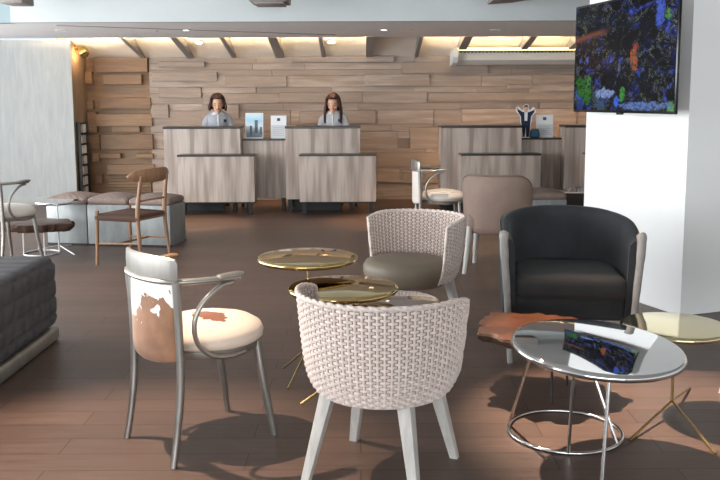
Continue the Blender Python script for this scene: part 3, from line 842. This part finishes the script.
def make_hide_chair(back, seat):
    t = thing('hide_armchair', '', 'chair')
    st = M['steel']
    # back legs rise to carry the top rail
    for s in (-1, 1):
        MB().tube(smooth_path([(-.25, s * .205, 0), (-.225, s * .2, .14), (-.205, s * .2, .32), (-.205, s * .2, .55), (-.215, s * .205, .75)], 6), [.0145] * 8 + [.016] * 17, 12).build('leg', st, t)
        MB().tube(smooth_path([(.25, s * .19, 0), (.23, s * .18, .12), (.205, s * .17, .27), (.19, s * .155, .43)], 6), [.0145] * 6 + [.017] * 13, 12).build('leg', st, t)
    # arm hoop
    hoop = [(.035, -.264), (-.04, -.256), (-.11, -.24), (-.19, -.205), (-.245, -.13), (-.265, 0)]
    hoop = hoop + [(x, -y) for x, y in hoop[-2::-1]]
    hp = smooth_path([(x, y, .745) for x, y in hoop], 6)
    b = MB(); b.tube(hp, .021, 12, flat=.6, up=(0, 0, 1)); b.build('arm_hoop', st, t, 60)
    for s in (-1, 1):
        b = MB(); b.tube(smooth_path([(-.06, s * .258, .752), (.0, s * .264, .756), (.055, s * .27, .757)], 5), [.018] + [.024] * 8 + [.02, .014], 12, flat=.5, up=(0, 0, 1)); b.build('arm_pad', M['armwood'] if s > 0 else st, t, 60)
        # bentwood brace under each arm: loops back and down to the seat ring
        b = MB(); b.tube(smooth_path([(.01, s * .262, .727), (-.05, s * .252, .712), (-.12, s * .236, .65), (-.15, s * .226, .575), (-.135, s * .222, .49), (-.075, s * .226, .43), (.01, s * .228, .412), (.09, s * .212, .412)], 7), .0125, 10, flat=.8); b.build('arm_brace', st, t, 60)
    # top rail band
    band = [(-.205, -.205), (-.228, -.17), (-.255, -.1), (-.268, 0)]
    band = band + [(x, -y) for x, y in band[-2::-1]]
    bp = smooth_path([(x, y, 0) for x, y in band], 6)
    rings = []
    m = len(bp)
    for i, p in enumerate(bp):
        e = abs(i / (m - 1) - .5) * 2
        zt = .848 - .015 * e ** 2; zb = .752
        if i in (0, m - 1): zt -= .01; zb += .006
        o = Vector((p.x + .05, p.y, 0)).normalized()
        q = lambda off, z: Vector((p.x, p.y, z)) + o * off
        rings.append([q(.010, zb), q(.012, (zb + zt) / 2), q(.010, zt - .006), q(0, zt), q(-.008, zt - .006), q(-.009, (zb + zt) / 2), q(-.008, zb), q(0, zb - .004)])
    b = MB(); b.rings(rings); b.build('top_rail', st, t, 50)
    # padded hide back panel between the posts
    rings = []
    NP = 17
    for i in range(NP):
        y = -.187 + .374 * i / (NP - 1)
        bow = -.05 * (1 - (y / .19) ** 2)
        ed = .5 + .5 * (1 - abs(y / .19) ** 6)
        x = -.196 + bow
        zb = .40 + .02 * (y / .19) ** 2; zt = .748
        prof = []
        for zz, tk in ((0, .3), (.03, .8), (.12, 1), (.5, 1), (.88, 1), (.97, .8), (1, .3)):
            prof.append((zb + (zt - zb) * zz, .019 * tk * ed))
        rings.append([Vector((x - k + .012 * ((z - .4) / .35) * 0, y, z)) for z, k in prof] + [Vector((x + k, y, z)) for z, k in reversed(prof)])
    b = MB(); b.rings(rings); b.build('back_panel', back, t, 60)
    b = MB(); b.lathe([(.18, .405), (.222, .405), (.226, .415), (.226, .437), (.18, .437)], 48, mat=Matrix.Translation((.035, 0, 0))); b.build('seat_ring', st, t)
    b = MB(); b.lathe([(0, .43), (.215, .432), (.234, .447), (.238, .47), (.226, .495), (.19, .517), (.12, .532), (0, .538)], 56, mat=Matrix.Translation((.045, 0, 0))); b.build('seat_cushion', seat, t, 70)
    return t
GH = 'metal framed hide armchairs'
hc = make_hide_chair(M['hideback'], M['hideseat'])
hc.location = (-.69, 3.54, 0); hc.rotation_euler = (0, 0, math.radians(41)); hc['group'] = GH
hc['label'] = 'brown and white cowhide armchair with pewter metal frame in the left foreground'
h2 = make_hide_chair(M['hidepale'], M['hidepale'])
h2.location = (.80, 8.65, 0); h2.rotation_euler = (0, 0, math.radians(2)); h2['group'] = GH
h2['label'] = 'cream hide armchair far back, left of the mushroom leather chair'
dup(h2, 'cream hide armchair cut off by the left edge, beside the small chrome table', (-3.17, 7.5, 0), math.radians(66), GH)

def tub(rings_out, path, zt_of, zb, thick, out_lean=0.0):
    pass

def make_velvet():
    t = thing('velvet_armchair', 'charcoal velvet tub armchair with grey wooden front posts, before the white pillar', 'armchair', (1.185, 4.83, 0), math.radians(-97))
    n = 40
    # plan of the tub centre-line
    pl = [(.27, .335), (.15, .345), (.02, .345)] + [(.02 - .36 * math.sin(a), .345 * math.cos(a)) for a in [PI * i / 14 for i in range(1, 14)]] + [(.02, -.345), (.15, -.345), (.27, -.335)]
    sp = smooth_path([(x, y, 0) for x, y in pl], 4)
    m = len(sp)
    rings, top = [], []
    for i, p in enumerate(sp):
        k = max(0, min(1, (p.x + .02) / .29))         # 0 back .. 1 arm fronts
        k = max(0, min(1, (p.x + .34) / .60)); zt = .805 - .115 * (k ** 1.35)
        zb = .27
        tn = sp[min(i + 1, m - 1)] - sp[max(i - 1, 0)]; tn.normalize()
        o = Vector((-tn.y, tn.x, 0))
        if o.dot(Vector((p.x - .05, p.y, 0))) < 0: o = -o
        th = .034
        lean = .035
        def q(off, z): return Vector((p.x, p.y, z)) + o * (off + lean * (z - .5))
        rings.append([q(th, zb), q(th, zb + .2), q(th, zt - .06), q(th * .9, zt - .025), q(th * .45, zt - .005), q(0, zt), q(-th * .5, zt - .006), q(-th * .95, zt - .03), q(-th, zt - .07), q(-th, zb + .2), q(-th, zb)])
        top.append(q(th * .72, zt - .012))
    b = MB(); b.rings(rings); tb = b.build('tub_back', M['velvet'], t, 60)
    b = MB(); b.tube(top, .0055, 8); b.build('piping', M['piping'], tb, 60)
    b = MB(); b.soft((.56, .60, .13), .04, .02, lambda p, n: .012 * max(0, n.z) * (1 - (p.x / .28) ** 2) * (1 - (p.y / .3) ** 2), Matrix.Translation((.01, 0, .418))); b.build('seat_cushion', M['velvetseat'], t, 70)
    b = MB(); b.soft((.5, .615, .14), .025, .02, None, Matrix.Translation((.0, 0, .305))); b.build('seat_rail', M['velvet'], t, 60)
    for s in (-1, 1):
        b = MB()
        b.tube(smooth_path([(.305, s * .322, 0), (.297, s * .333, .2), (.29, s * .347, .42), (.285, s * .362, .6), (.278, s * .366, .70), (.262, s * .362, .722)], 5), [.016] * 5 + [.019] * 5 + [.021] * 5 + [.024] * 5 + [.027] * 5 + [.016], 14, flat=.85)
        b.build('front_post', M['greywood'], t, 60)
        MB().tube([(-.2, s * .24, .28), (-.25, s * .26, .14), (-.29, s * .27, 0)], [.022, .02, .015], 12).build('leg', M['greywood'], t)
    return t
make_velvet()

def make_mushroom():
    t = thing('leather_side_chair', 'mushroom brown leather chair seen from behind, on pale wooden legs', 'chair', (1.165, 7.16, 0), math.radians(72))
    rings, top = [], []
    N = 33
    for i in range(N):
        a = -PI * .56 + PI * 1.12 * i / (N - 1)
        ca, sa = math.cos(a), math.sin(a)
        p = Vector((-.235 * abs(ca) ** .9 * (1 if ca > 0 else -1) + .02, .262 * abs(sa) ** .9 * (1 if sa > 0 else -1), 0))
        o = Vector((-ca, sa * 1.0, 0)).normalized()
        k = max(0, min(1, (abs(a) - .62) / 1.14))
        zt = .835 - .20 * k ** 2.2; zb = .345 + .02 * k
        th = .026
        def q(off, z): return p + o * (off + .05 * (z - .5)) + Vector((0, 0, z))
        rings.append([q(0, zb - .012), q(th * .8, zb), q(th, zb + .05), q(th, zt - .05), q(th * .7, zt - .012), q(0, zt), q(-th * .7, zt - .012), q(-th, zt - .05), q(-th, zb + .05), q(-th * .8, zb)])
        top.append(q(0, zt))
    b = MB(); b.rings(rings); tb = b.build('shell_back', M['beigefab'], t, 60)
    pp = [r[3] for r in rings]
    b = MB(); b.tube([r[4] for r in rings], .005, 8); b.build('piping', M['piping'], tb, 60)
    b = MB(); b.soft((.46, .47, .13), .045, .02, lambda p, n: .012 * max(0, n.z), Matrix.Translation((.03, 0, .42))); b.build('seat_cushion', M['beigefab'], t, 70)
    for (tx, ty), (bx, by) in zip([(.19, .2), (.19, -.2), (-.17, .2), (-.17, -.2)], [(.25, .235), (.25, -.235), (-.275, .225), (-.275, -.225)]):
        MB().tube(smooth_path([(tx, ty, .40), ((tx * .6 + bx * .4), (ty + by) / 2, .2), (bx, by, 0)], 5), [.026] * 4 + [.022] * 4 + [.018] * 3, 12).build('leg', M['whitewood'], t)
make_mushroom()

def make_oak():
    t = thing('oak_dining_chair', 'oak chair with dark woven seat standing before the left poufs', 'chair', (-2.04, 7.57, 0), math.radians(157))
    ok = M['oak']
    for s in (-1, 1):
        MB().tube(smooth_path([(.225, s * .235, 0), (.22, s * .23, .2), (.215, s * .225, .46), (.215, s * .225, .475)], 5), [.014] * 5 + [.017] * 5 + [.019] * 6, 12).build('leg', ok, t)
        MB().tube(smooth_path([(-.245, s * .21, 0), (-.215, s * .2, .22), (-.2, s * .195, .45), (-.215, s * .19, .62), (-.245, s * .185, .80)], 5), [.014] * 5 + [.018] * 5 + [.02] * 5 + [.016] * 5 + [.012], 12).build('leg', ok, t)
        MB().tube([(.218, s * .228, .19), (-.215, s * .2, .21)], .0095, 10).build('stretcher', ok, t)
        MB().tube([(.215, s * .225, .43), (-.2, s * .195, .42)], .015, 10).build('seat_rail', ok, t)
    MB().tube([(.216, -.225, .43), (.216, .225, .43)], .015, 10).build('seat_rail', ok, t)
    MB().tube([(-.2, -.195, .42), (-.2, .195, .42)], .015, 10).build('seat_rail', ok, t)
    MB().tube([(.0, -.213, .2), (.0, .213, .2)], .0095, 10).build('stretcher', ok, t)
    MB().tube([(-.21, -.19, .58), (-.225, 0, .585), (-.21, .19, .58)], .009, 10).build('back_spindle', ok, t)
    # curved crest rail
    rings = []
    for i in range(25):
        v = -1 + 2 * i / 24
        y = v * .29
        x = -.265 + .085 * v * v
        h = .062 * math.sqrt(max(.02, 1 - abs(v) ** 3.2))
        zc = .80
        rings.append([Vector((x - .009, y, zc - h * .8)), Vector((x - .013, y, zc)), Vector((x - .011, y, zc + h * .8)), Vector((x - .005, y, zc + h)), Vector((x + .008, y, zc + h * .8)), Vector((x + .006, y, zc)), Vector((x + .008, y, zc - h * .8)), Vector((x, y, zc - h))])
    b = MB(); b.rings(rings); b.build('crest_rail', ok, t, 50)
    # woven seat: cords over the side rails, dipping in the middle
    b = MB()
    for i in range(34):
        x = -.205 + .425 * i / 33
        wy = .205 + .03 * i / 33
        b.tube([(x, -wy, .40), (x, -wy - .008, .43), (x, -wy + .01, .452), (x, -wy * .5, .445), (x, 0, .44), (x, wy * .5, .445), (x, wy - .01, .452), (x, wy + .008, .43), (x, wy, .40)], .0068, 6)
    for i in range(34):
        y = -.2 + .4 * i / 33
        b.tube([(.222, y, .40), (.232, y, .43), (.215, y, .451), (.1, y * .97, .447), (-.1, y * .95, .447), (-.2, y * .95, .451), (-.214, y * .95, .425)], .0055, 6)
    b.build('woven_seat', M['rush'], t, 60)
make_oak()

# ------------------------------------------------------------------ ottoman and poufs
def make_ottoman():
    L, Wd = 2.6, 1.45
    t = thing('quilted_ottoman', 'big charcoal quilted ottoman on a silver plinth at the left edge', 'ottoman', (-1.83 - Wd / 2, 5.08 - L / 2, 0))
    def groove(u, pitch, wdt=.013):
        d = abs((u / pitch) - round(u / pitch)) * pitch
        return math.exp(-(d / wdt) ** 2)
    def disp(p, n):
        up = max(0, n.z); sd = 1 - abs(n.z)
        g = 0
        if abs(n.z) < .75:
            g = max(groove(p.z + .03, .105), groove(p.y if abs(n.x) > abs(n.y) else p.x, .125))
        else:
            g = max(groove(p.y, .125), groove(p.x, .42, .01) * .7)
        return -.013 * g
    b = MB(); b.soft((Wd, L, .435), .07, .0165, disp, Matrix.Translation((0, 0, .312))); b.build('quilted_body', M['quilt'], t, 70)
    b = MB(); b.box((-Wd / 2 + .006, -L / 2 + .006, 0), (Wd / 2 - .006, L / 2 - .006, .094), .03, 4); b.build('plinth', M['silverbase'], t)
make_ottoman()

def make_pouf(label, loc, rz, group, first=None):
    if first: return dup(first, label, loc, rz, group)
    t = thing('box_pouf', label, 'pouf', loc, rz, group)
    b = MB(); b.box((-.215, -.215, 0), (.215, .215, .415), .008, 2); b.build('box', M['zinc'], t)
    for s in (-1, 1): MB().box((-.218, s * .2 - .018, .0), (.218, s * .2 + .018, .02), .003, 1).build('foot_strip', M['blackmetal'], t)
    def disp(p, n):
        a, c = (p.x + p.y) * 1.0, (p.x - p.y)
        pit = .062
        d1 = abs(a / pit - round(a / pit)) * pit; d2 = abs(c / pit - round(c / pit)) * pit
        g = max(math.exp(-(d1 / .009) ** 2), math.exp(-(d2 / .009) ** 2))
        dome = .04 * (1 - (p.x / .22) ** 2) * (1 - (p.y / .22) ** 2)
        return (dome - .011 * g) * max(0, n.z)
    b = MB(); b.soft((.432, .432, .07), .03, .012, disp, Matrix.Translation((0, 0, .446))); b.build('cushion', M['cush'], t, 70)
    return t
GP = 'zinc box poufs with brown cushions'
R8 = math.radians(-9)
c3 = Vector((-2.06, 8.57, 0)); ux = Vector((math.cos(R8), math.sin(R8), 0))
pf = make_pouf('zinc box pouf with brown cushion, right one of the row behind the oak chair', c3, R8, GP)
make_pouf('zinc box pouf with brown cushion, middle one of the row behind the oak chair', c3 - ux * .44, R8, GP, pf)
make_pouf('zinc box pouf with brown cushion, left one of the row by the chrome side table', c3 - ux * .88, R8, GP, pf)
make_pouf('zinc box pouf with brown cushion half hidden behind the charcoal armchair', (1.915, 8.95, 0), math.radians(4), GP, pf)

# ------------------------------------------------------------------ tables
def lens(r, z, h, dome=.13):
    """closed lens-shaped disc: gentle dome above, deeper belly below"""
    pr = []
    for i in range(0, 13):
        a = i / 12
        rr = r * (a ** .8)
        pr.append((rr, z - h * .62 * (1 - a ** 2.6) ** .8 if a < 1 else z))
    up = []
    for i in range(12, -1, -1):
        a = i / 12
        rr = r * (a ** .8)
        up.append((rr, z + .004 + dome * r * r * (1 - a ** 1.6) - (.006 * max(0, a - .9) / .1)))
    e = .010 + .022 * r
    rim = [(r - e + e * math.cos(q), z + e * .9 * math.sin(q)) for q in [math.radians(-75 + 15 * i) for i in range(11)]]
    z1 = z + e * .9
    top = [(rr, z1 + dome * r * r * (1 - (rr / (r - e)) ** 1.7)) for rr in [(r - e) * (1 - i / 14) for i in range(0, 15)]]
    bot = [((r - e) * q, z - e * .9 - h * .6 * (1 - q ** 2.2)) for q in [i / 12 for i in range(0, 12)]]
    return bot + rim + top
def disc_table(label, loc, rz, r, z, h, top, wire, hubz, feet, group, name='disc_side_table'):
    t = thing(name, label, 'table', loc, rz, group)
    b = MB(); b.lathe(lens(r, z, h, .16), 84); b.build('table_top', top, t, 60)
    b = MB(); b.tube([(0, 0, hubz), (0, 0, z - h * .5)], .007, 10); b.ball((0, 0, hubz), .011); b.build('stem', wire, t)
    for fx, fy in feet:
        MB().tube([(0, 0, hubz), (fx, fy, .005)], .006, 8).build('leg', wire, t)
    return t
GG = 'lens topped disc tables'
def feet(r, a0): return [(r * math.cos(math.radians(a0 + 120 * k)), r * math.sin(math.radians(a0 + 120 * k))) for k in range(3)]
disc_table('polished gold disc table, higher one, left of the white wicker chairs', (-.276, 4.37, 0), 0, .264, .628, .058, M['gold'], M['goldwire'], .15, [(-.145, .10), (-.09, -.235), (.2, .09)], GG)
disc_table('polished gold disc table overlapped by the foreground wicker chair', (-.083, 4.02, 0), 0, .268, .545, .058, M['gold'], M['goldwire'], .12, [(-.205, -.1), (.09, -.24), (.1, .22)], GG)
disc_table('chrome disc table low between the two white wicker chairs', (.165, 4.08, 0), 0, .225, .462, .035, M['chrome'], M['chromewire'], .1, [(-.1, .22), (.23, .02), (.02, -.19)], GG)
disc_table('pale gold disc table at the right edge behind the silver table', (1.455, 3.83, 0), 0, .245, .40, .045, M['palegold'], M['goldwire'], .05, [(-.31, -.36), (.0, -.5), (.2, .3)], GG)
disc_table('small chrome disc table by the left poufs', (-2.96, 8.25, 0), 0, .215, .47, .042, M['chrome'], M['whitewire'], .04, [(.26, -.33), (-.25, -.18), (.05, .2)], GG)

# silver lens table on a ring base
t = thing('silver_ring_table', 'large mirror-silver oval table on a wire ring base, right foreground', 'table', (.965, 3.37, 0))
b = MB(); b.lathe(lens(.348, 0, .09, .135), 96, mat=Matrix.Translation((0, 0, .44)) @ Euler((math.radians(3.2), math.radians(2.4), 0)).to_matrix().to_4x4()); b.build('table_top', M['chrome'], t, 60)
ring = arc(-.072, .2, .243, 0, 2 * PI, 64, .009)[:-1]
b = MB(); b.tube(ring, .0085, 8, loop=True); b.build('ring_base', M['chromewire'], t, 60)
for a, bt in (((-.26, .0, .445), (-.30, .285, .012)), ((-.115, -.10, .425), (-.115, -.04, .012)), ((-.03, .12, .44), (.11, .045, .012)), ((-.02, -.25, .425), (-.05, -.30, .0))):
    MB().tube([a, bt], .0075, 10).build('leg', M['chromewire'], t)

# slabs of wood with a natural edge
def slab_table(label, loc, r, z, th, seed, ringr, wires, group, ecc=1.0, hasring=True, leg='whitewire'):
    rnd = random.Random(seed)
    t = thing('wood_slab_table', label, 'table', loc, 0, group)
    ph = [rnd.uniform(0, 6.28) for _ in range(6)]
    N = 72
    def rr(a, k): return r * (1 + .07 * math.sin(3 * a + ph[0]) + .06 * math.sin(5 * a + ph[1]) + .05 * math.sin(9 * a + ph[2]) + .03 * math.sin(17 * a + ph[3] + k)) * (1 + .03 * math.sin(23 * a + ph[4]))
    rings = []
    for sc, zz, k in ((.0, z, 0), (.9, z, 0), (.97, z - .003, .3), (1.0, z - th * .3, .8), (.97, z - th * .7, 1.4), (.9, z - th, 1.7), (0, z - th, 2)):
        rings.append([Vector((max(sc, .001) * rr(2 * PI * i / N, k) * ecc * math.cos(2 * PI * i / N), max(sc, .001) * rr(2 * PI * i / N, k) * math.sin(2 * PI * i / N), zz)) for i in range(N)])
    b = MB(); b.rings(rings)
    for f in b.bm.faces:
        if abs(f.normal.z) < .7: f.material_index = 1
    b.build('slab_top', [M['slab'], M['bark']], t, 40)
    if hasring:
        b = MB(); b.tube(arc(0, 0, ringr, 0, 2 * PI, 48, .008)[:-1], .008, 8, loop=True); b.build('ring_base', M['whitewire'], t, 60)
    for a in wires:
        ca, sa = math.cos(math.radians(a)), math.sin(math.radians(a))
        MB().tube([(ca * r * .62, sa * r * .62, z - th), (ca * ringr, sa * ringr, .006)], .0065, 8).build('leg', M[leg], t)
GS = 'natural edge slab tables'
slab_table('natural-edge wood slab table partly under the silver table, before the charcoal armchair', (.862, 4.1, 0), .29, .335, .05, 3, .2, (-75, -15, 20), GS, 1.0, False, 'blackmetal')
slab_table('dark wood slab table on white wire legs at the left edge, behind the ottoman', (-3.04, 8.0, 0), .255, .31, .075, 11, .16, (30, 120, 210, 300), GS, 1.25)

# dark tray table beyond the charcoal armchair, with small shiny dishes
t = thing('dark_side_table', 'small dark side table with a chrome tray, beside the white pillar far back', 'table', (2.36, 9.3, 0))
MB().box((-.16, -.16, .1), (.16, .16, .43), .006, 2).build('body', simple('dark_rosewood', '#2c1a16', .4), t)
MB().box((-.17, -.17, .43), (.17, .17, .447), .004, 2).build('table_top', M['chrome'], t)
for sx in (-1, 1):
    for sy in (-1, 1): MB().box((sx * .13 - .015, sy * .13 - .015, 0), (sx * .13 + .015, sy * .13 + .015, .1)).build('leg', M['blackmetal'], t)
for i, (dx, dy, r) in enumerate(((-.07, -.06, .035), (.03, -.08, .03), (.06, .05, .04))):
    b = MB(); b.lathe([(r * .5, 0), (r * .55, .004), (r * .95, .03), (r, .034), (r * .9, .032), (r * .45, .008), (0, .008)], 24)
    o = b.build('chrome_dish', M['chromewire']); o.location = (2.36 + dx, 9.3 + dy, .447)
    tag(o, 'little chrome dish on the dark side table, ' + ('left one', 'front middle one', 'right rear one')[i], 'dish', 'chrome dishes')

# ------------------------------------------------------------------ light
W = bpy.data.worlds.new('daylight'); SC.world = W; W.use_nodes = True
bg = W.node_tree.nodes['Background']; bg.inputs[0].default_value = (.80, .90, 1, 1); bg.inputs[1].default_value = .9
def area(name, loc, target, sx, sy, energy, col):
    L = bpy.data.lights.new(name, 'AREA'); L.shape = 'RECTANGLE'; L.size = sx; L.size_y = sy; L.energy = energy; L.color = col
    o = bpy.data.objects.new(name, L); COL.objects.link(o); o.location = loc
    o.rotation_euler = (Vector(target) - Vector(loc)).to_track_quat('-Z', 'Y').to_euler()
    return o
area('window_daylight', (-6.3, 4.3, 1.45), (0, 4.3, 1.6), 11, 2.2, 600, (.93, .97, 1))
area('window_daylight', (0, -9.0, 1.5), (0, 2, 1.5), 11, 2.5, 590, (.9, .96, 1))

# ------------------------------------------------------------------ camera
cam = bpy.data.cameras.new('camera'); co = bpy.data.objects.new('camera', cam); COL.objects.link(co)
cam.sensor_width = 36; cam.lens = 850 / 720 * 36; cam.shift_y = -33 / 720
cam.clip_start = .05
co.matrix_world = Matrix.Translation((0, 0, 1.45)) @ Matrix.Rotation(math.radians(90 - 7.2), 4, 'X') @ Matrix.Rotation(math.radians(-.2), 4, 'Z')
SC.camera = co
vs = SC.view_settings
vs.view_transform = 'Standard'; vs.look = 'None'; vs.gamma = 1; vs.use_curve_mapping = False; vs.exposure = .3
